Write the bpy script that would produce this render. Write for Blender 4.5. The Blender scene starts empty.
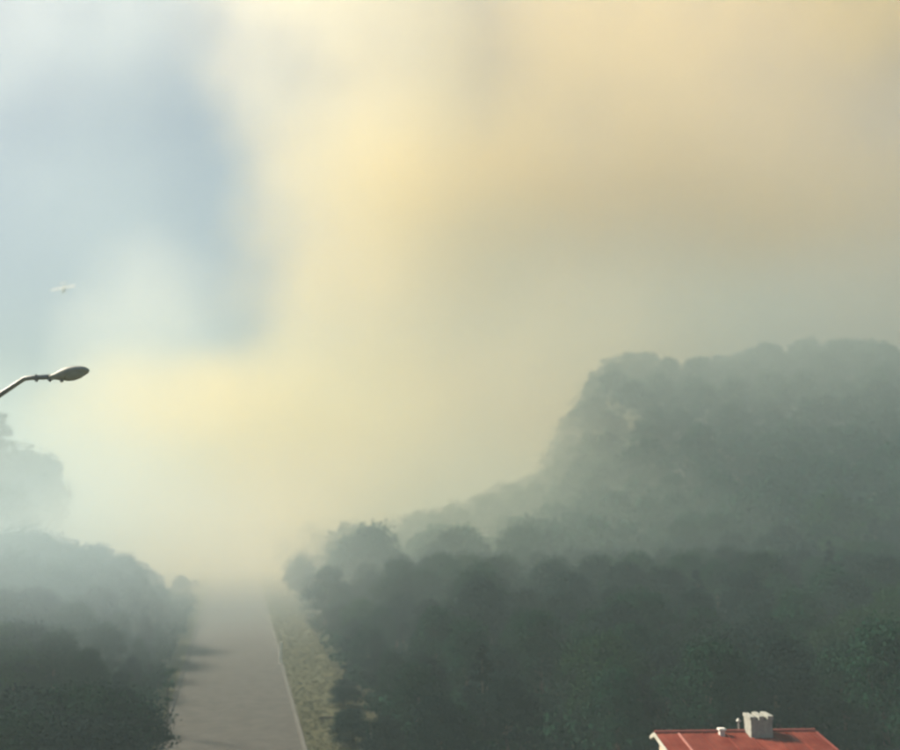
import bpy, bmesh, math, random
import numpy as np
from mathutils import Vector, Matrix
R = math.radians
rnd = random.Random(7)
sc = bpy.context.scene
COL = sc.collection

# ------------------------------------------------------------------ camera
CAMZ = 16.0
PITCH = 7.38
cd = bpy.data.cameras.new('camera')
cam = bpy.data.objects.new('camera', cd); COL.objects.link(cam)
cam.location = (0, 0, CAMZ)
cam.rotation_euler = (R(90 + PITCH), 0, 0)
cd.sensor_fit = 'HORIZONTAL'; cd.sensor_width = 36
cd.lens = 36 * 965 / 900
cd.clip_start = 0.1; cd.clip_end = 8000
cd.dof.use_dof = True; cd.dof.focus_distance = 22.0; cd.dof.aperture_fstop = 0.37
sc.camera = cam
PT = R(PITCH)
def at(px, py, Y):
    """point on the ray of a photograph pixel at forward distance Y"""
    u = (px - 450) / 965; v = (375 - py) / 965
    y = math.cos(PT) - v * math.sin(PT); z = math.sin(PT) + v * math.cos(PT)
    t = Y / y
    return Vector((u * t, Y, CAMZ + z * t))

# ------------------------------------------------------------------ world, sun, exposure
SUN_AZ = -66.0   # degrees from +Y towards +X
SUN_EL = 38.0
w = bpy.data.worlds.new('World'); sc.world = w; w.use_nodes = True
nt = w.node_tree; nt.nodes.clear()
wo = nt.nodes.new('ShaderNodeOutputWorld'); bg = nt.nodes.new('ShaderNodeBackground')
sky = nt.nodes.new('ShaderNodeTexSky'); sky.sky_type = 'NISHITA'; sky.sun_disc = False
sky.sun_elevation = R(SUN_EL); sky.sun_rotation = R(SUN_AZ)
sky.air_density = 1.0; sky.dust_density = 1.8; sky.ozone_density = 0.5
bg.inputs['Strength'].default_value = 0.040
nt.links.new(sky.outputs[0], bg.inputs['Color']); nt.links.new(bg.outputs[0], wo.inputs['Surface'])
sl = bpy.data.lights.new('sun', 'SUN'); sl.energy = 5.0; sl.angle = R(12.0); sl.color = (1.0, 0.865, 0.67)
so = bpy.data.objects.new('sun', sl); COL.objects.link(so)
sd = Vector((math.sin(R(SUN_AZ)) * math.cos(R(SUN_EL)), math.cos(R(SUN_AZ)) * math.cos(R(SUN_EL)), math.sin(R(SUN_EL))))
so.rotation_euler = sd.to_track_quat('Z', 'Y').to_euler()
so.location = (0, 0, 300)
vs = sc.view_settings
vs.view_transform = 'Standard'; vs.look = 'None'; vs.exposure = 1.12; vs.gamma = 1.0
sc.cycles.volume_bounces = 2
sc.cycles.volume_step_rate = 1.0
sc.cycles.volume_max_steps = 256
sc.cycles.max_bounces = 4
sc.cycles.diffuse_bounces = 2
sc.cycles.adaptive_threshold = 0.08
sc.cycles.adaptive_min_samples = 20
sc.cycles.use_denoising = True

# ------------------------------------------------------------------ helpers
def tag(o, label=None, cat=None, group=None, kind=None):
    if label: o['label'] = label
    if cat: o['category'] = cat
    if group: o['group'] = group
    if kind: o['kind'] = kind
    return o
def empty(name, loc, rz=0, **k):
    o = bpy.data.objects.new(name, None); COL.objects.link(o)
    o.location = loc; o.rotation_euler = (0, 0, rz); o.empty_display_size = .3
    return tag(o, **k)
def link(name, me, parent=None, **k):
    o = bpy.data.objects.new(name, me); COL.objects.link(o)
    if parent: o.parent = parent
    return tag(o, **k)
def bmo(name, bm, m, parent=None, smooth=False, **k):
    me = bpy.data.meshes.new(name)
    bmesh.ops.recalc_face_normals(bm, faces=bm.faces)
    bm.to_mesh(me); bm.free(); me.materials.append(m)
    if smooth: me.polygons.foreach_set('use_smooth', [True] * len(me.polygons))
    return link(name, me, parent, **k)
def box(bm, lo, hi, M=None, bev=0):
    vs_ = [(x, y, z) for x in (lo[0], hi[0]) for y in (lo[1], hi[1]) for z in (lo[2], hi[2])]
    V = [bm.verts.new(M @ Vector(v) if M else v) for v in vs_]
    F = [bm.faces.new([V[i] for i in f]) for f in ((0,1,3,2),(4,6,7,5),(0,4,5,1),(2,3,7,6),(0,2,6,4),(1,5,7,3))]
    if bev:
        es = set(e for f in F for e in f.edges)
        bmesh.ops.bevel(bm, geom=list(es), offset=bev, segments=2, affect='EDGES')
def tube(bm, pts, rads, n=10):
    rings = []
    pts = [Vector(p) for p in pts]
    up = Vector((0.13, 0.97, 0.2)).normalized()
    for i, p in enumerate(pts):
        d = (pts[min(i+1, len(pts)-1)] - pts[max(i-1, 0)]).normalized()
        a = d.cross(up)
        if a.length < .05: a = d.cross(Vector((1, 0, 0)))
        a.normalize(); b = d.cross(a)
        rings.append([bm.verts.new(p + rads[i] * (math.cos(t) * a + math.sin(t) * b)) for t in [2*math.pi*k/n for k in range(n)]])
    for r0, r1 in zip(rings, rings[1:]):
        for k in range(n): bm.faces.new([r0[k], r0[(k+1) % n], r1[(k+1) % n], r1[k]])
    bm.faces.new(rings[0][::-1]); bm.faces.new(rings[-1])

# ------------------------------------------------------------------ materials
def mat(name, c, rough=.8, c2=None, scale=4, detail=5, bump=0, metal=0, rand=0, spec=.3, trans=0):
    m = bpy.data.materials.new(name); m.use_nodes = True
    t = m.node_tree; b = t.nodes['Principled BSDF']
    b.inputs['Roughness'].default_value = rough; b.inputs['Metallic'].default_value = metal
    b.inputs['Specular IOR Level'].default_value = spec
    b.inputs['Base Color'].default_value = (*c, 1)
    tc = t.nodes.new('ShaderNodeTexCoord')
    if c2:
        n = t.nodes.new('ShaderNodeTexNoise'); n.inputs['Scale'].default_value = scale; n.inputs['Detail'].default_value = detail
        t.links.new(tc.outputs['Object'], n.inputs['Vector'])
        r = t.nodes.new('ShaderNodeValToRGB'); r.color_ramp.elements[0].position = .35; r.color_ramp.elements[1].position = .65
        r.color_ramp.elements[0].color = (*c, 1); r.color_ramp.elements[1].color = (*c2, 1)
        t.links.new(n.outputs['Fac'], r.inputs['Fac']); out = r.outputs['Color']
        if rand:
            oi = t.nodes.new('ShaderNodeObjectInfo'); mr = t.nodes.new('ShaderNodeMapRange')
            mr.inputs['To Min'].default_value = 1 - rand; mr.inputs['To Max'].default_value = 1 + rand
            t.links.new(oi.outputs['Random'], mr.inputs['Value'])
            vm = t.nodes.new('ShaderNodeVectorMath'); vm.operation = 'SCALE'
            t.links.new(out, vm.inputs[0]); t.links.new(mr.outputs[0], vm.inputs['Scale']); out = vm.outputs[0]
        t.links.new(out, b.inputs['Base Color'])
        if bump:
            bp = t.nodes.new('ShaderNodeBump'); bp.inputs['Strength'].default_value = bump; bp.inputs['Distance'].default_value = .05
            t.links.new(n.outputs['Fac'], bp.inputs['Height']); t.links.new(bp.outputs[0], b.inputs['Normal'])
    return m
M = dict(
    soil=mat('soil', (.05, .055, .028), .95, (.085, .08, .045), .35, 8, .4),
    grass=mat('grass_turf', (.068, .07, .034), .95, (.09, .088, .045), .8, 8, .5),
    blade=mat('grass_blade', (.068, .07, .034), .95, (.085, .083, .042), .6, 3),
    asphalt=mat('asphalt', (.06, .057, .052), .9, (.085, .08, .072), .9, 9, .2),
    kerb=mat('kerb_concrete', (.10, .098, .088), .9, (.14, .136, .124), 3, 6, .2),
    paint=mat('road_paint', (.62, .61, .56), .7, (.72, .71, .66), 2, 6),
    bark=mat('bark', (.05, .04, .03), .95, (.085, .07, .055), 6, 6, .5),
    leaf=mat('foliage_dark', (.008, .030, .020), 1, (.013, .044, .026), .6, 4, rand=.3, spec=.03),
    leaf2=mat('foliage_green', (.015, .044, .020), 1, (.025, .060, .028), .6, 4, rand=.25, spec=.03),
    leaf3=mat('foliage_blue', (.009, .022, .022), 1, (.015, .032, .031), .6, 4, rand=.25, spec=.03),
    steel=mat('galvanised_steel', (.26, .27, .265), .5, (.36, .37, .36), 8, 5, .05, metal=.35),
    steelhead=mat('lamp_housing_paint', (.32, .34, .32), .55, (.40, .42, .39), 10, 5, .05),
    lens=mat('lamp_lens', (.34, .36, .33), .25, (.40, .42, .38), 10, 3, spec=.5),
    red=mat('red_roof_sheet', (.13, .020, .014), .9, (.21, .052, .036), 1.1, 7, .1, rand=.12, spec=.1),
    redridge=mat('roof_ridge_cap', (.18, .045, .038), .9, (.23, .06, .05), 4, 5, .1),
    seam=mat('pale_roof_strip', (.36, .16, .14), .6, (.42, .19, .16), 4, 5),
    verge=mat('verge_board', (.40, .40, .35), .8, (.48, .47, .42), 4, 5),
    wall=mat('cream_render', (.50, .41, .31), .9, (.56, .47, .36), 2, 6, .1),
    chim=mat('chimney_render', (.26, .27, .25), .9, (.36, .37, .34), 5, 7, .2),
    chimdark=mat('flue_soot', (.04, .04, .04), .95, (.07, .07, .065), 5, 5),
    white=mat('white_paint', (.62, .60, .57), .6, (.70, .68, .65), 5, 4),
    postw=mat('pale_post_paint', (.55, .56, .50), .7, (.62, .63, .57), 5, 4),
    wood=mat('dark_timber', (.07, .06, .045), .9, (.10, .085, .06), 8, 5, .2),
    glass=mat('window_glass', (.05, .06, .065), .1, (.06, .07, .075), 1, 2, spec=.5),
)

# ------------------------------------------------------------------ terrain
def sst(a, b, x):
    t = np.clip((x - a) / (b - a), 0, 1); return t * t * (3 - 2 * t)
def hgt(x, y):
    x = np.asarray(x, float); y = np.asarray(y, float)
    near = 9.6 * (1 - sst(14, 40, y)) 
    xr = road_x(y)
    # right hill
    e = sst(25, 52, x - (y - 300) * .06) * sst(165, 305, y) * (1 - sst(430, 600, y))
    hill = e * (50 + 2 * sst(60, 150, x) + 3 * np.sin(x * .07) + 2.5 * np.sin(y * .05 + 1))
    # forest floor climbs gently on the right
    sl_ = sst(10, 120, x) * sst(50, 170, y) * 7 * (1 - e) + sst(-22, 42, x) * sst(140, 235, y) * 13 * (1 - e)
    # knoll far left
    kn = np.exp(-(((x + 150) / 20) ** 2 + ((y - 300) / 70) ** 2)) * 16
    und = (np.sin(x * .11 + 1) * np.cos(y * .083) * .6 + np.sin(x * .031) * 1.0) * sst(12, 40, np.abs(x - xr)) * sst(40, 70, y)
    return near + hill + sl_ + kn + und
def road_x(y):   # centre of the road
    return .3 - .219 * np.asarray(y, float) - 5.0 + 4.7 - 0.0 * y
ROAD_C = -9.5 + .219 * 64.9 - 4.6
def road_x(y):
    return ROAD_C - .219 * np.asarray(y, float)
def grid(name, xs, ys, zf, m, **k):
    X, Y = np.meshgrid(xs, ys); Z = zf(X, Y)
    co = np.stack([X, Y, Z], -1).reshape(-1, 3)
    nx, ny = len(xs), len(ys)
    i = (np.arange(ny-1)[:, None] * nx + np.arange(nx-1)[None]).ravel()
    f = np.stack([i, i+1, i+1+nx, i+nx], -1)
    me = bpy.data.meshes.new(name); me.from_pydata(co.tolist(), [], f.tolist()); me.materials.append(m)
    me.polygons.foreach_set('use_smooth', [True] * len(me.polygons))
    return link(name, me, **k)
xs = np.concatenate([np.arange(-700, -120, 20), np.arange(-120, 180, 4), np.arange(180, 701, 20)])
ys = np.concatenate([np.arange(-60, 420, 4), np.arange(420, 1201, 20)])
grid('ground', xs, ys, hgt, M['soil'], kind='structure')

def strip(name, x0, x1, y0, y1, dz, m, step=4, thick=0, **k):
    """a strip that follows the road from y0 to y1 between offsets x0 and x1 of its centre"""
    yy = np.arange(y0, y1 + .1, step); bm = bmesh.new(); pr = None
    for y in yy:
        xc = float(road_x(y))
        za = float(hgt(xc + x0, y)) + dz; zb = float(hgt(xc + x1, y)) + dz
        if abs(x0) < 6 and abs(x1) < 6: za = zb = float(hgt(xc, y)) + dz
        c = [bm.verts.new((xc + x0, y, za)), bm.verts.new((xc + x1, y, zb))]
        if thick: c += [bm.verts.new((xc + x1, y, zb - thick)), bm.verts.new((xc + x0, y, za - thick))]
        if pr:
            n = len(c)
            if thick:
                for i in range(4): bm.faces.new([pr[i], pr[(i+1) % 4], c[(i+1) % 4], c[i]])
            else: bm.faces.new([pr[0], pr[1], c[1], c[0]])
        elif thick: bm.faces.new(c)
        pr = c
    if thick: bm.faces.new(pr[::-1])
    return bmo(name, bm, m, **k)
strip('road', -4.6, 4.6, 40, 420, .05, M['asphalt'], kind='structure')
strip('verge', 4.9, 9.6, 40, 420, .07, M['grass'], kind='structure')
strip('verge', -7.6, -4.9, 40, 420, .07, M['grass'], kind='structure')
strip('kerb', 4.6, 4.85, 40, 420, .15, M['kerb'], thick=.3, kind='structure')
strip('kerb', -4.9, -4.6, 40, 420, .15, M['asphalt'], thick=.3, kind='structure')

# grass tufts on the verges (nobody could count them)
def blades(name, pts, h, m, n=5, **k):
    co = []; f = []
    for (x, y, z) in pts:
        for j in range(n):
            a = rnd.uniform(0, 6.28); l = h * rnd.uniform(.5, 1.3); s = rnd.uniform(.03, .07)
            dx, dy = math.cos(a), math.sin(a); lx, ly = rnd.gauss(0, .12), rnd.gauss(0, .12)
            i = len(co); ox, oy = rnd.gauss(0, .08), rnd.gauss(0, .08)
            co += [(x+ox-dx*s, y+oy-dy*s, z), (x+ox+dx*s, y+oy+dy*s, z), (x+ox+lx, y+oy+ly, z + l)]
            f.append((i, i+1, i+2))
    me = bpy.data.meshes.new(name); me.from_pydata(co, [], f); me.materials.append(m)
    return link(name, me, **k)
pts = []
for _ in range(13000):
    y = 45 + 160 * rnd.random() ** 1.6; side = rnd.random() < .72
    off = rnd.uniform(5.0, 10.5) if side else rnd.uniform(-8, -5.0)
    x = float(road_x(y)) + off; pts.append((x, y, float(hgt(x, y)) + .06))
tag(blades('grass', pts, .09, M['blade'], label='dry olive grass growing on the verges beside the road', cat='grass', kind='stuff'))

# ------------------------------------------------------------------ trees
def leafcloud(seed, clumps, n, size, flat=1.3):
    g = np.random.default_rng(seed)
    c = np.array([q[:3] for q in clumps], float); r = np.array([q[3] for q in clumps], float)
    p = r ** 2 / (r ** 2).sum(); r = r * 1.12; k = g.choice(len(c), n, p=p)
    d = g.normal(size=(n, 3)); d /= np.linalg.norm(d, axis=1)[:, None]; d[:, 2] = np.where(d[:, 2] < -.4, -d[:, 2] * .5, d[:, 2])
    rad = r[k] * (g.random(n) ** .42) * g.uniform(.75, 1.25, n)
    P = c[k] + d * rad[:, None] * np.array([1, 1, .8])
    nr = d + g.normal(size=(n, 3)) * flat; nr /= np.linalg.norm(nr, axis=1)[:, None]
    a = np.cross(nr, g.normal(size=(n, 3))); a /= np.linalg.norm(a, axis=1)[:, None]; b = np.cross(nr, a)
    s = size * g.uniform(.6, 1.4, n)[:, None]
    V = np.stack([P + a * s, P + b * s * .55, P - a * s, P - b * s * .55], 1)
    return V.reshape(-1, 3)
def mesh_quads(name, V, m):
    n = len(V) // 4; me = bpy.data.meshes.new(name)
    me.vertices.add(n * 4); me.vertices.foreach_set('co', V.astype(np.float32).ravel())
    me.loops.add(n * 4); me.loops.foreach_set('vertex_index', np.arange(n * 4, dtype=np.int32))
    me.polygons.add(n); me.polygons.foreach_set('loop_start', np.arange(0, n * 4, 4, dtype=np.int32))
    me.polygons.foreach_set('loop_total', np.full(n, 4, np.int32))
    me.materials.append(m); me.update(calc_edges=True); return me
def broad_clumps(seed, h, w):
    g = random.Random(seed); L = []
    nb = g.randint(11, 16)
    for i in range(nb):
        t = i / (nb - 1); z = h * (.34 + .58 * t)
        wr = w * .5 * math.sin(math.pi * min(.96, .25 + .7 * t)) * g.uniform(.55, 1)
        a = i * 2.4 + g.uniform(-.5, .5)
        L.append((math.cos(a) * wr * .75, math.sin(a) * wr * .75, z, w * g.uniform(.15, .27)))
    L.append((0, 0, h * .62, w * .33)); L.append((g.uniform(-.3, .3), g.uniform(-.3, .3), h * .86, w * .2))
    return L
def pine_clumps(seed, h, w):
    g = random.Random(seed); L = []
    for i in range(22):
        t = i / 21; z = h * (.18 + .8 * t); wr = w * .5 * (1 - t) ** .8 * g.uniform(.6, 1)
        a = i * 2.4; L.append((math.cos(a) * wr, math.sin(a) * wr, z, w * (.07 + .13 * (1 - t))))
    return L
def trunk_mesh(seed, h, w, rb, clumps):
    g = random.Random(seed); bm = bmesh.new()
    b = [(0, 0, -.4)] + [(g.gauss(0, .04) * h * .3, g.gauss(0, .04) * h * .3, h * t) for t in (.18, .4, .62, .84)]
    tube(bm, b, [rb * 1.25, rb, rb * .75, rb * .5, rb * .2], 8)
    for c in clumps[::3]:
        z0 = max(h * .2, c[2] * .55); j = min(3, int(z0 / h / .22) + 1)
        p0 = Vector(b[j]); p1 = Vector(c[:3]); mid = p0.lerp(p1, .5) + Vector((0, 0, -.04 * h))
        tube(bm, [p0, mid, p1], [rb * .4, rb * .28, rb * .1], 6)
    me = bpy.data.meshes.new('trunk'); bmesh.ops.recalc_face_normals(bm, faces=bm.faces); bm.to_mesh(me); bm.free()
    me.materials.append(M['bark']); return me
H0 = 9.0
KINDS = []
for s in range(6):
    w_ = [7.5, 6.6, 8.2, 7.0, 6.0, 7.8][s]; cl = broad_clumps(s, H0, w_)
    mm = [M['leaf'], M['leaf'], M['leaf2'], M['leaf3'], M['leaf'], M['leaf3']][s]
    KINDS.append(('tree', mesh_quads('crown', leafcloud(s, cl, 15000, .125), mm), trunk_mesh(s, H0, w_, .22, cl),
                  mesh_quads('crown', leafcloud(s + 50, cl, 4200, .23), mm)))
for s in range(2):
    cl = pine_clumps(s + 20, H0, 4.6)
    KINDS.append(('pine_tree', mesh_quads('crown', leafcloud(s + 20, cl, 10000, .12), M['leaf3']), trunk_mesh(s + 20, H0, 4.6, .17, cl),
                  mesh_quads('crown', leafcloud(s + 70, cl, 3200, .2), M['leaf3'])))
NT = 0
def tree(x, y, h, k=None, wide=1.0, z=None, label=None, group=None, cat='tree', near=None):
    global NT; NT += 1
    k = rnd.choice((0, 1, 2, 3, 4, 5, 0, 1, 3, 5, 6)) if k is None else k
    nm, cr, tr, crl = KINDS[k]
    z = float(hgt(x, y)) if z is None else z
    e = empty(nm, (x, y, z), rnd.uniform(0, 6.28), label=label, group=group, cat=cat)
    s = h / H0; e.scale = (s * wide, s * wide, s)
    e.rotation_euler = (rnd.gauss(0, .03), rnd.gauss(0, .03), rnd.uniform(0, 6.28))
    link('trunk', tr, e)
    link('crown', cr if (y < 130 if near is None else near) else crl, e)
    return e
# --- left mass beside the road: pixel of the crown top, forward distance
g1 = 'trees left of the road'
LB = 'blue-grey smoky tree in the wood left of the road'
def top_tree(px, py, Y, **k):
    p = at(px, py, Y); zb = float(hgt(p.x, p.y)); return tree(p.x, p.y, max(2.0, p.z - zb), **k)
for (px, py, Y, k, wd) in [
    (22, 534, 112, 0, 1.1), (62, 541, 110, 5, 1.15), (96, 546, 112, 3, 1.05), (120, 556, 110, 1, .85), (140, 572, 108, 4, .72), (152, 592, 106, 2, .5), (157, 622, 100, 4, .45),
    (-18, 540, 112, 1, 1.2), (-52, 545, 110, 3, 1.2), (42, 546, 104, 2, 1.1), (2, 544, 104, 3, 1.1), (80, 556, 102, 0, 1.0), (108, 570, 100, 5, .85), (130, 590, 98, 1, .7), (146, 616, 96, 3, .55),
    (60, 566, 94, 1, 1.1), (20, 560, 94, 0, 1.1), (-18, 560, 92, 5, 1.1), (96, 588, 92, 3, .9), (122, 612, 90, 4, .75), (140, 640, 88, 0, .6), (150, 662, 84, 3, .5),
    (38, 590, 84, 5, 1.05), (74, 604, 84, 2, .95), (0, 590, 82, 1, 1.1), (104, 626, 82, 0, .85), (130, 656, 80, 5, .65),
    (20, 622, 74, 3, 1.05), (56, 634, 74, 0, .95), (88, 650, 72, 1, .9), (-18, 622, 72, 2, 1.1), (118, 672, 70, 3, .7)]:
    row = 'along its skyline' if Y >= 100 else 'on its middle slope' if Y >= 82 else 'just above the low dark bushes'
    top_tree(px, py, Y, k=k, wide=wd, label=LB + ', ' + row, group=g1 + ' ' + row)
# lower darker row in the bottom left corner
for (px, py, Y, k, wd) in [(-10, 698, 52, 3, 1.3), (20, 694, 53, 5, 1.35), (50, 696, 52, 3, 1.3), (80, 693, 53, 0, 1.3), (108, 692, 54, 5, 1.2), (130, 698, 55, 3, .8),
                           (15, 722, 48, 0, 1.3), (50, 724, 48, 5, 1.3), (80, 722, 48, 3, 1.3), (108, 724, 49, 5, 1.0)]:
    top_tree(px, py, Y, k=k, wide=wd * 1.25, label='low dark bushy tree in the bottom left corner by the road', group='low trees in the bottom left')
# far pale trees above the left wood
for (px, py, Y, k, wd) in [(4, 416, 250, 6, 1.1), (-8, 425, 255, 7, 1.3), (-30, 420, 255, 6, 1.4)]:
    top_tree(px, py, Y, k=k, wide=wd, near=False, label='tall pale pine at the left edge fading into smoke', group='tall pines at the left edge')
for (px, py, Y, k, wd) in [(22, 452, 225, 0, .8), (38, 457, 222, 1, .8), (8, 458, 220, 3, .9), (2, 486, 190, 1, 1.2)]:
    top_tree(px, py, Y, k=k, wide=wd, near=False, label='pale hazy tree on the knoll behind the left wood', group='hazy trees on the left knoll')
# trees where the road runs into the smoke
for (px, py, Y, k, wd) in [(150, 572, 150, 0, 1.1), (182, 576, 158, 5, 1.1), (158, 585, 128, 1, 1.0), (196, 583, 175, 3, 1.0), (165, 600, 120, 4, .9), (120, 560, 140, 2, 1.2)]:
    top_tree(px, py, Y, k=k, wide=wd, label='cream-veiled tree where the left side of the road vanishes', group='veiled trees at the far left roadside')

# --- right forest: jittered grid, farther ones beyond the limit joined
near_list = []; far_list = []
y = 50.0
while y < 420:
    sp = 5.4 + max(0, y - 90) * .012
    x0 = float(road_x(y)) + 12.5 + max(0, 8 - abs(y - 60) * .2) * 0
    x = x0; xmax = .50 * y + 14
    while x < xmax:
        xx = x + rnd.uniform(-.32, .32) * sp; yy = y + rnd.uniform(-.32, .32) * sp
        h = rnd.uniform(6.2, 9.4)
        if yy > 150: h = rnd.uniform(7.5, 12)
        # trees stay below the line of sight on the low ground near the road
        edge = xx - float(road_x(yy))
        if edge < 16: h *= .62
        if yy < 90 and xx > 0: h *= .85
        if not (yy < 56 and xx > 5 and xx < 24): near_list.append((xx, yy, h))
        x += sp
    y += sp * .95
# keep those that can be seen: crown top over the sightline of the ones in front is costly, so rank by distance
near_list.sort(key=lambda t: t[1])
def seen(t):
    return t[0] < .5 * t[1] + 8 and t[0] > -.5 * t[1]
near_list = [t for t in near_list if seen(t)]
print('right forest', len(near_list))
LIM = 238
for (x, y, h) in near_list[:LIM]:
    px = 450 + 965 * x / y; hill_ = float(hgt(x, y)) > 14
    if x - float(road_x(y)) < 20:
        where = 'near the camera' if y < 75 else ('halfway along the verge' if y < 110 else 'where the road fades')
        tree(x, y, h, label='tree in the first row beside the right grass verge ' + where, group='first row trees on the right verge ' + where)
    elif y < 100:
        where = ('close to the right roadside' if px < 460 else 'left of the red-roofed house' if px < 640 else
                 'straight behind the red-roofed house' if px < 830 else 'at the right edge beyond the red-roofed house')
        tree(x, y, h, label='dark green tree in the near wood ' + where, group='near wood trees ' + where)
    else:
        where = ('low on the hillside at the right edge' if hill_ else 'on the left flank above the road' if px < 480 else
                 'in the middle below the hill foot' if px < 660 else 'above the red roof below the hill')
        tree(x, y, h, label='grey-green smoke-dimmed tree ' + where, group='deeper wood trees ' + where)
rest = near_list[LIM:]
g = np.random.default_rng(3); acc = []
base = []
for s in range(6):
    cl = broad_clumps(s, H0, [7.5, 6.6, 8.2, 7.0, 6.0, 7.8][s]); base.append(leafcloud(s + 90, cl, 900, .42))
for (x, y, h) in rest:
    B = base[g.integers(6)] * (h / H0) * np.array([1.05, 1.05, 1.0]); a = g.random() * 6.28; ca, sa = math.cos(a), math.sin(a)
    P = B.copy(); P[:, 0] = B[:, 0] * ca - B[:, 1] * sa + x; P[:, 1] = B[:, 0] * sa + B[:, 1] * ca + y; P[:, 2] += float(hgt(x, y)) - .5
    acc.append(P)
link('woodland', mesh_quads('woodland', np.concatenate(acc), M['leaf']), label='smoke-shrouded wooded hill rising on the right', cat='woodland', kind='stuff')

# emergent trees of the ridge line seen in the photograph
for (px, py, Y, k, lab) in [(375, 528, 150, 0, 'round-topped tree standing just above the wood edge near the road'),
                            (500, 484, 285, 0, 'taller hazy tree on the skyline below the hill foot'),
                            (608, 402, 300, 1, 'hazy tree crowning the steep left shoulder of the hill'),
                            (326, 566, 120, 4, 'tree at the corner of the wood where the road fades')]:
    top_tree(px, py, Y, k=k, near=False, label=lab)

# undergrowth filling the forest floor (nobody could count it)
g = np.random.default_rng(11); acc = []
bs = [leafcloud(200 + s, [(0, 0, .5, .9), (.7, .3, .4, .7), (-.6, .4, .5, .7), (0, -.7, .4, .6)], 160, .15) for s in range(4)]
def ug(n, fn):
    for _ in range(n):
        x, y = fn(); P = bs[g.integers(4)] * g.uniform(.8, 1.9); P[:, 0] += x; P[:, 1] += y; P[:, 2] += float(hgt(x, y)); acc.append(P)
def fr():
    y = 46 + 150 * g.random() ** 1.4; return float(road_x(y)) + g.uniform(10.6, min(95, 24 + y * .6)), y
def fl():
    y = 46 + 115 * g.random() ** 1.2; return float(road_x(y)) - (8.0 + 34 * g.random() ** 1.5), y
ug(2600, fr); ug(1500, fl)
link('undergrowth', mesh_quads('undergrowth', np.concatenate(acc), M['leaf']), label='dark undergrowth covering the floor of the woods', cat='undergrowth', kind='stuff')

# shrubs at the verge
def shrub(x, y, h, wd, label, k=0):
    nm, cr, tr, crl = KINDS[k]
    e = empty('shrub', (x, y, float(hgt(x, y)) - .25 * h), rnd.uniform(0, 6), label=label, cat='shrub')
    e.scale = (wd / 7.5, wd / 7.5, h * 1.3 / H0); link('stem', tr, e); link('foliage', cr, e)
p = at(340, 722, 71); shrub(p.x, p.y, .9, 1.0, 'small dark shrub on the grass beside the timber rail', 0)
for (px, py, Y, wd, h, lb) in [(352, 728, 66, 3.2, 2.2, 'green bush at the foot of the wood beside the grass'),
                               (345, 690, 78, 3.0, 2.0, 'bush above the small shrub at the wood edge'),
                               (385, 742, 62, 3.5, 2.6, 'dark bush behind the short post at the wood edge')]:
    p = at(px, py, Y); shrub(p.x, p.y, h, wd, lb, 3)
# hedge plants at the left kerb
p = at(167, 720, 68)
e = empty('sapling', (p.x, p.y, float(hgt(p.x, p.y))), label='thin bare sapling standing at the left roadside', cat='sapling')
bm = bmesh.new(); tube(bm, [(0, 0, -.2), (.03, 0, 1.5), (-.02, 0, 3.2), (.05, 0, 4.6)], [.09, .07, .05, .02], 8); bmo('trunk', bm, M['bark'], e)
link('crown', mesh_quads('crown', leafcloud(77, [(0, 0, 3.4, .45), (.1, 0, 4.3, .4), (0, .1, 2.5, .3)], 350, .09), M['leaf2']), e)

# ------------------------------------------------------------------ roadside pieces
def post(px, py_foot, Y, h, r, m, mcap, label):
    p = at(px, py_foot, Y); z = float(hgt(p.x, p.y))
    e = empty('post', (p.x, p.y, z), label=label, cat='post')
    bm = bmesh.new(); tube(bm, [(0, 0, -.3), (0, 0, h * .82)], [r, r * .95], 12); bmo('shaft', bm, m, e, smooth=False)
    bm = bmesh.new(); tube(bm, [(0, 0, h * .82), (0, 0, h * .97), (0, 0, h)], [r * 1.08, r * 1.08, r * .6], 12); bmo('cap', bm, mcap, e)
post(280.5, 655, 98, 2.1, .13, M['postw'], M['postw'], 'pale slim post at the right kerb far down the road')
post(371, 742, 63.5, 1.7, .09, M['postw'], M['wood'], 'short pale post with dark top at the wood edge')
# short timber rail
p = at(331, 712, 72); z = float(hgt(p.x, p.y))
e = empty('rail_fence', (p.x, p.y, z), R(4), label='short low dark timber rail across the olive grass', cat='fence')
bm = bmesh.new(); box(bm, (-.8, -.05, .42), (.8, .05, .58), bev=.02); bmo('rail', bm, M['wood'], e)
for s in (-.62, .62):
    bm = bmesh.new(); box(bm, (s - .05, .052, -.2), (s + .05, .15, .62), bev=.015); bmo('rail_post', bm, M['wood'], e)

# ------------------------------------------------------------------ red roofed house
HX, HY, HZ = 8.99, 44.0, at(655, 733, 44.0).z
RZ = R(3.0); LR = 7.15; PIT = math.tan(R(7)); PITB = math.tan(R(24)); FR = 7.0; BK = .6
gz = float(hgt(13, 41))
house = empty('house', (HX, HY, HZ), RZ, label='small cream house with a red sheet roof and white chimney at the bottom right', cat='house')
# local: x along ridge, -y downslope towards the camera, z=0 the ridge
wb = bmesh.new(); g0 = gz - HZ - .6
A = [(-0, 0), ]
def prism_wall(bm, x0, x1, y0, y1):
    zf = -.22 + y0 * PIT; zb = -.22 - y1 * PITB
    prof = [(y0, g0), (y1, g0), (y1, zb), (0, -.22), (y0, zf)]
    a = [bm.verts.new((x0, y, z)) for y, z in prof]; b = [bm.verts.new((x1, y, z)) for y, z in prof]
    bm.faces.new(a); bm.faces.new(b[::-1])
    for i in range(5): bm.faces.new([a[i], a[(i+1) % 5], b[(i+1) % 5], b[i]])
prism_wall(wb, .28, LR - .28, -FR + .45, BK - .2)
bmo('wall', wb, M['wall'], house)
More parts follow.
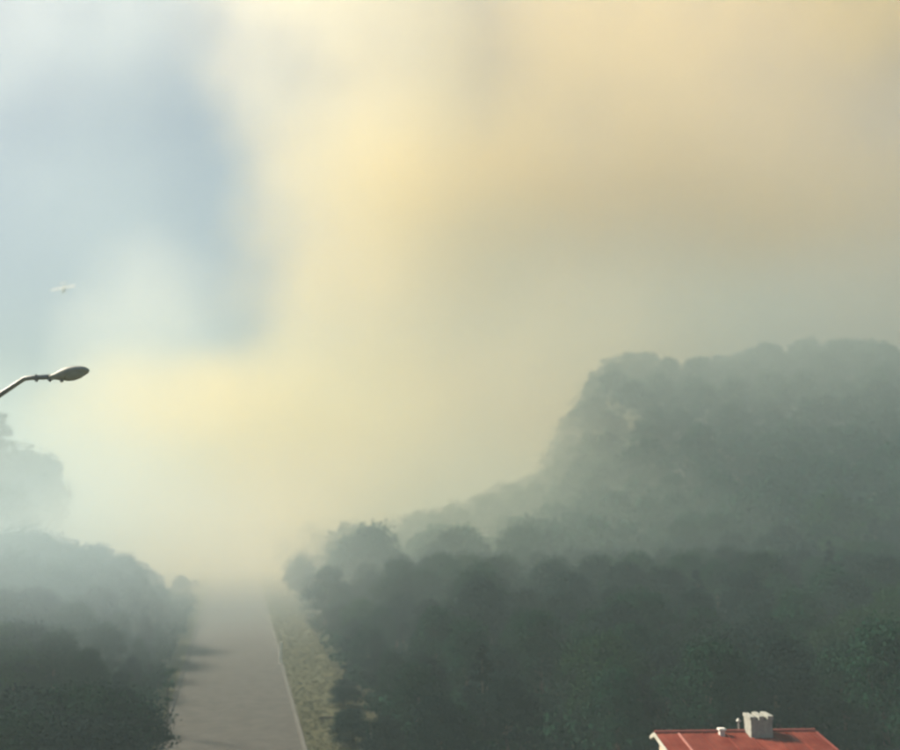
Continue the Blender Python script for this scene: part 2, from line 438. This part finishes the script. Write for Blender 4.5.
# roof panels on both slopes, each a sheet with a raised rib edge
npan = 7; pw = LR / npan
def slope_m(sgn):
    return Matrix.Rotation((math.atan(PIT) if sgn < 0 else -math.atan(PITB)), 4, 'X')
roof = bmesh.new()
for sgn, ln in ((-1, FR), (1, BK)):
    Mx = slope_m(sgn); lo, hi = sorted((0, sgn * ln)); box(roof, (.02, lo, -.18), (LR - .02, hi, -.045), Mx)
roof_o = bmo('roof', roof, M['wood'], house)
for sgn, ln in ((-1, FR), (1, BK)):
    Mx = slope_m(sgn)
    for i in range(npan):
        for (a, b) in ((.04, ln / 2), (ln / 2, ln + .1)):
            bm = bmesh.new(); lo, hi = sorted((sgn * a, sgn * (b - .012)))
            dz = rnd.uniform(0, .008) + (.012 if a < .1 else 0)
            box(bm, (i * pw + .012, lo, -.043), ((i + 1) * pw - .012, hi, -.005 + dz), Mx)
            # two low ribs
            for q in (.33, .66):
                box(bm, ((i + q) * pw - .03, lo + .01, -.004 + dz), ((i + q) * pw + .03, hi - .01, .022 + dz), Mx, .008)
            bmo('roof_panel', bm, M['red'], roof_o)
for i in range(1, npan):
    bm = bmesh.new(); box(bm, (i * pw - .045, -FR - .09, -.004), (i * pw + .045, -.12, .055), slope_m(-1), .012)
    o = bmo('seam_strip', bm, M['seam'] if i == 1 else M['red'], roof_o)
    if i == 1: o['label'] = 'pale pink seam strip'
bm = bmesh.new(); tube(bm, [(-.02, 0, .02), (LR + .02, 0, .02)], [.1, .1], 12); bmo('ridge_cap', bm, M['redridge'], roof_o)
for x in (-.075, LR + .005):
    for sgn, ln in ((-1, FR), (1, BK)):
        bm = bmesh.new(); lo, hi = sorted((0, sgn * (ln + .1))); box(bm, (x, lo, -.13), (x + .07, hi, .035), slope_m(sgn), .01)
        bmo('verge_board', bm, M['verge'] if x < 0 else M['redridge'], roof_o)
bm = bmesh.new(); box(bm, (-.05, -FR * math.cos(R(7)) - .22, -FR * PIT - .22), (LR + .05, -FR * math.cos(R(7)) - .1, -FR * PIT - .08), bev=.03); bmo('gutter', bm, M['verge'], house)
def window(x, y, z, w_, h_, rot):
    e = Matrix.Translation((x, y, z)) @ Matrix.Rotation(rot, 4, 'Z')
    bm = bmesh.new()
    for a, b in (((-w_/2, -.05, -h_/2), (w_/2, .02, -h_/2+.08)), ((-w_/2, -.05, h_/2-.08), (w_/2, .02, h_/2)),
                 ((-w_/2, -.05, -h_/2+.08), (-w_/2+.08, .02, h_/2-.08)), ((w_/2-.08, -.05, -h_/2+.08), (w_/2, .02, h_/2-.08))): box(bm, a, b, e)
    o = bmo('window', bm, M['white'], house)
    bm = bmesh.new(); box(bm, (-w_/2+.08, -.02, -h_/2+.08), (w_/2-.08, .0, h_/2-.08), e); bmo('pane', bm, M['glass'], o)
window(2.2, -FR + .43, -2.2, 1.2, 1.1, 0); window(5.4, -FR + .43, -2.2, 1.2, 1.1, 0); window(.26, -3.2, -2.0, 1.0, 1.0, R(-90))
# chimney
ch = empty('chimney', (0, 0, 0)); ch.parent = house
cx0, cx1 = 4.02, 4.98; cy0, cy1 = -.78, .08; czt = .80
c = bmesh.new(); box(c, (cx0, cy0, -.3), (cx1, cy1, czt - .14), bev=.015); ch2 = bmo('stack', c, M['chim'], ch)
for (a, b) in ((cx0 - .04, cx0 + .22), (cx0 + .36, cx0 + .60), (cx0 + .74, cx1 + .04)):
    c = bmesh.new(); box(c, (a, cy0 - .04, czt - .138), (b, cy1 + .04, czt + rnd.uniform(0, .05)), bev=.02); bmo('cap_block', c, M['chim'], ch)
c = bmesh.new(); box(c, (cx0 + .1, cy0 + .1, czt - .139), (cx1 - .1, cy1 - .1, czt - .07)); bmo('flue_opening', c, M['chimdark'], ch)
# roof vent: short square pipe with cowl, white
vp = bmesh.new(); box(vp, (2.74, -.5, -.1), (2.96, -.28, .17), bev=.01); v_ = bmo('vent', vp, M['white'], house)
vp = bmesh.new(); box(vp, (2.68, -.56, .172), (3.02, -.22, .27), bev=.03); bmo('cowl', vp, M['white'], v_)
# thin flue left of the chimney
vp = bmesh.new(); tube(vp, [(3.82, .2, -.15), (3.82, .2, .42)], [.04, .04], 10); v_ = bmo('flue_pipe', vp, M['steel'], house)
vp = bmesh.new(); tube(vp, [(3.82, .2, .40), (3.82, .2, .44), (3.82, .2, .54)], [.1, .12, .03], 12); bmo('flue_cap', vp, M['steel'], v_)

# ------------------------------------------------------------------ street lamp at the left
YL = 15.0
base = at(-58, 430, YL); bz = float(hgt(base.x, YL))
lamp = empty('street_lamp', (base.x, YL, bz), label='grey street lamp with a long bent arm reaching in at the left edge', cat='street lamp')
L = lambda px, py: at(px, py, YL) - lamp.location
bm = bmesh.new(); tp = L(-58, 436); tube(bm, [(0, 0, -.4), (0, 0, .9), (0, 0, .95), (0, 0, tp.z)], [.13, .13, .085, .055], 16); bmo('pole', bm, M['steel'], lamp, True)
bm = bmesh.new(); tube(bm, [(0, 0, tp.z - .25), (0, 0, tp.z + .02), L(-30, 415), L(2, 393.5), L(14, 385.5), L(24, 378.8), L(32, 377.6), L(56, 376.8)],
                       [.05, .05, .045, .040, .038, .036, .036, .042], 14); bmo('arm', bm, M['steel'], lamp, True)
for px in (36.5, 50):
    bm = bmesh.new(); a = L(px, 377.4); box(bm, (a.x - .02, a.y - .035, a.z - .065), (a.x + .02, a.y + .035, a.z + .045), bev=.008); bmo('clamp', bm, M['steel'], lamp)
# head: a lofted teardrop along a tilted axis
h0 = L(50, 377.3); h1 = L(89, 370.2); ax = (h1 - h0); Lh = ax.length; ang = math.atan2(ax.z, ax.x)
def loft(prof, n=20, keep=None):
    bm = bmesh.new(); rings = []
    for (t, wy, zu, zl) in prof:
        ring = []
        for k in range(n):
            a = 2 * math.pi * k / n; cz = math.sin(a)
            ring.append(bm.verts.new((t * Lh, wy * math.cos(a), (zu if cz > 0 else zl) * abs(cz) * (1 if cz > 0 else -1))))
        rings.append(ring)
    for r0, r1 in zip(rings, rings[1:]):
        for k in range(n): bm.faces.new([r0[k], r0[(k+1) % n], r1[(k+1) % n], r1[k]])
    bm.faces.new(rings[0][::-1]); bm.faces.new(rings[-1]); return bm
hd = bmo('lamp_head', loft([(0, .045, .04, .04), (.12, .055, .05, .05), (.24, .09, .075, .075), (.38, .125, .10, .095), (.55, .145, .105, .07), (.72, .14, .095, .055), (.86, .11, .075, .045), (.95, .07, .05, .03), (1.0, .02, .015, .012)]), M['steelhead'], lamp, True)
hd.location = h0; hd.rotation_euler = (R(-16), -ang, 0)
ln = bmo('lens', loft([(.36, .03, .0, .075), (.44, .09, .0, .115), (.58, .115, .0, .12), (.74, .11, .0, .10), (.86, .07, .0, .07), (.90, .02, .0, .03)]), M['lens'], hd, True)
bm = bmesh.new()
for k, t in enumerate((.30,)): tube(bm, [(t * Lh, 0, -.085), (t * Lh, 0, -.115)], [.03, .022], 10)
bmo('latch', bm, M['steel'], hd)

# ------------------------------------------------------------------ far aircraft, faint in the haze
YA = 1000.0
pa = at(63, 287.5, YA)
ac = empty('aircraft', pa, R(-12), label='tiny pale high-winged aircraft faint in the haze above the street lamp', cat='aircraft')
S = 1.0
bm = bmesh.new(); tube(bm, [(-5.2, 0, -1.2), (-4.6, 0, -1.3), (-2, 0, -1.5), (2, 0, -1.6), (3.6, 0, -1.7), (4.4, 0, -1.8)], [.25, .6, 1.0, 1.0, .7, .2], 14); bmo('fuselage', bm, M['steelhead'], ac, True)
bm = bmesh.new(); box(bm, (-1.2, -6.5, -.42), (1.0, 0, -.2), Matrix.Rotation(R(3), 4, 'X')); box(bm, (-1.2, 0.001, -.42), (1.0, 6.5, -.2), Matrix.Rotation(R(3), 4, 'X')); o = bmo('wing', bm, M['white'], ac)
bm = bmesh.new(); box(bm, (-5.3, -.12, -1.1), (-4.1, .12, 1.4), bev=.05); bmo('tail_fin', bm, M['white'], ac)
bm = bmesh.new(); box(bm, (-5.3, -2.2, .9), (-4.3, 2.2, 1.05)); bmo('tailplane', bm, M['white'], ac)
ac.rotation_euler = (Matrix.Rotation(R(-4), 4, 'Y') @ Matrix.Rotation(R(38), 4, 'X') @ Matrix.Rotation(R(-78), 4, 'Z')).to_euler()
ac.scale = (1.9, 1.9, 1.9)

# ------------------------------------------------------------------ haze: even smoky air round the place
def vol_box(name, lo, hi, m, **k):
    bm = bmesh.new(); box(bm, lo, hi); return bmo(name, bm, m, **k)
hm = bpy.data.materials.new('haze_air'); hm.use_nodes = True; t = hm.node_tree; t.nodes.clear()
mo = t.nodes.new('ShaderNodeOutputMaterial'); pv = t.nodes.new('ShaderNodeVolumePrincipled')
pv.inputs['Color'].default_value = (.44, .59, .63, 1); pv.inputs['Density'].default_value = .0020; pv.inputs['Anisotropy'].default_value = .1
t.links.new(pv.outputs[0], mo.inputs['Volume'])
vol_box('haze', (-705, -65, -3), (705, 1205, 82), hm, kind='stuff', label='thin blue-grey smoke haze over road and woods', cat='haze')

# ------------------------------------------------------------------ smoke plume
sm = bpy.data.materials.new('wildfire_smoke'); sm.use_nodes = True; t = sm.node_tree; t.nodes.clear()
N = lambda ty, **k: t.nodes.new(ty)
def vmath(op, a, b=None, c=None):
    n = t.nodes.new('ShaderNodeVectorMath'); n.operation = op
    for i, v in enumerate((a, b, c)):
        if v is None: continue
        if isinstance(v, tuple): n.inputs[i].default_value = v
        else: t.links.new(v, n.inputs[i])
    return n
def fm(op, a, b=None, clamp=False):
    n = t.nodes.new('ShaderNodeMath'); n.operation = op; n.use_clamp = clamp
    for i, v in enumerate((a, b)):
        if v is None: continue
        if isinstance(v, (int, float)): n.inputs[i].default_value = v
        else: t.links.new(v, n.inputs[i])
    return n.outputs[0]
tc = t.nodes.new('ShaderNodeTexCoord')
nz = t.nodes.new('ShaderNodeTexNoise'); nz.inputs['Scale'].default_value = .009; nz.inputs['Detail'].default_value = 3.5; nz.inputs['Roughness'].default_value = .56
t.links.new(tc.outputs['Object'], nz.inputs['Vector'])
wv = vmath('SUBTRACT', nz.outputs['Color'], (.5, .5, .5)).outputs[0]
wv = vmath('MULTIPLY', wv, (120, 120, 56)).outputs[0]
P = vmath('ADD', tc.outputs['Object'], wv).outputs[0]
CREAM = (1.0, .87, .52); WHITE = (1.0, .95, .76); TAN = (1.0, .88, .62); OLIVE = (.50, .57, .55); PALE = (.90, .94, .89); GREY = (.60, .70, .74); DUSK = (.74, .64, .50); MIST = (.54, .68, .64); BLUE = (.60, .76, .84); ROADM = (.80, .78, .74); PEACH = (1.0, .84, .52)
def lobe_at(c, r, dens, colr): return (Vector(c), r, dens, colr)
def lobe(px, py, Y, rx, ry, rz, dens, colr): return (at(px, py, Y), (rx, ry, rz), dens, colr)
LOBES = [
    lobe(275, 465, 320, 62, 100, 46, .014, CREAM),
    lobe(238, 548, 215, 46, 88, 26, .024, PEACH),
    lobe(425, 280, 430, 90, 110, 105, .013, CREAM),
    lobe(350, 420, 380, 62, 90, 44, .014, CREAM),
    lobe(365, 50, 470, 90, 120, 120, .010, WHITE),
    lobe(590, 90, 500, 110, 110, 110, .004, CREAM),
    lobe(760, 90, 560, 240, 170, 210, .0050, TAN),
    lobe(900, -10, 480, 90, 100, 80, .008, CREAM),
    lobe(555, 405, 340, 82, 85, 58, .014, PEACH),
    lobe(570, 340, 440, 120, 120, 120, .011, PEACH),
    lobe(790, 265, 450, 200, 110, 85, .010, PEACH),
    lobe(690, 370, 240, 98, 90, 38, .009, OLIVE),
    lobe(930, 320, 330, 75, 70, 46, .014, DUSK),
    lobe(450, 520, 235, 74, 88, 30, .010, (.80, .72, .56)),
    lobe_at((4, 165, 12), (58, 96, 24), .006, MIST),
    lobe_at((-38, 76, 8), (38, 36, 13), .021, BLUE),
    lobe_at((-27, 135, 4), (24, 62, 12), .005, ROADM),
    lobe(20, 485, 185, 38, 36, 26, .010, GREY),
    lobe(160, 335, 400, 44, 60, 52, .009, PALE),
    lobe(80, -30, 600, 230, 120, 110, .0028, (.86, .95, .97)),
    lobe(130, 170, 560, 220, 120, 120, .0022, (.70, .84, .88)),
]
dsum = None; csum = None
for (c, r, dn, col) in LOBES:
    q = vmath('SUBTRACT', P, tuple(c)).outputs[0]
    q = vmath('DIVIDE', q, tuple(r)).outputs[0]
    l2 = vmath('DOT_PRODUCT', q, q).outputs['Value']
    f = fm('SUBTRACT', 1.0, l2, True); f = fm('POWER', f, 1.3); f = fm('MULTIPLY', f, dn)
    v = t.nodes.new('ShaderNodeVectorMath'); v.operation = 'SCALE'; v.inputs[0].default_value = col; t.links.new(f, v.inputs['Scale'])
    dsum = f if dsum is None else fm('ADD', dsum, f)
    csum = v.outputs[0] if csum is None else vmath('ADD', csum, v.outputs[0]).outputs[0]
billow = fm('MULTIPLY', fm('SUBTRACT', nz.outputs['Fac'], .2), 3.2)
billow = fm('MINIMUM', fm('MAXIMUM', billow, .4), 1.5)
dens = fm('MULTIPLY', dsum, billow)
inv = fm('DIVIDE', 1.0, fm('MAXIMUM', dsum, 1e-6))
cn = t.nodes.new('ShaderNodeVectorMath'); cn.operation = 'SCALE'; t.links.new(csum, cn.inputs[0]); t.links.new(inv, cn.inputs['Scale'])
pv = t.nodes.new('ShaderNodeVolumePrincipled'); pv.inputs['Anisotropy'].default_value = .4
t.links.new(cn.outputs[0], pv.inputs['Color']); t.links.new(dens, pv.inputs['Density'])
mo = t.nodes.new('ShaderNodeOutputMaterial'); t.links.new(pv.outputs[0], mo.inputs['Volume'])
sm.cycles.volume_step_rate = .9
lo = [min(c[i] - r[i] for c, r, _, _ in LOBES) - 30 for i in range(3)]; hi = [max(c[i] + r[i] for c, r, _, _ in LOBES) + 30 for i in range(3)]
lo[2] = -5; lo[1] = max(lo[1], 36)
print('plume', lo, hi)
vol_box('smoke_plume', lo, hi, sm, kind='stuff', label='vast cream and tan plume of wildfire smoke rising over the end of the road', cat='smoke')
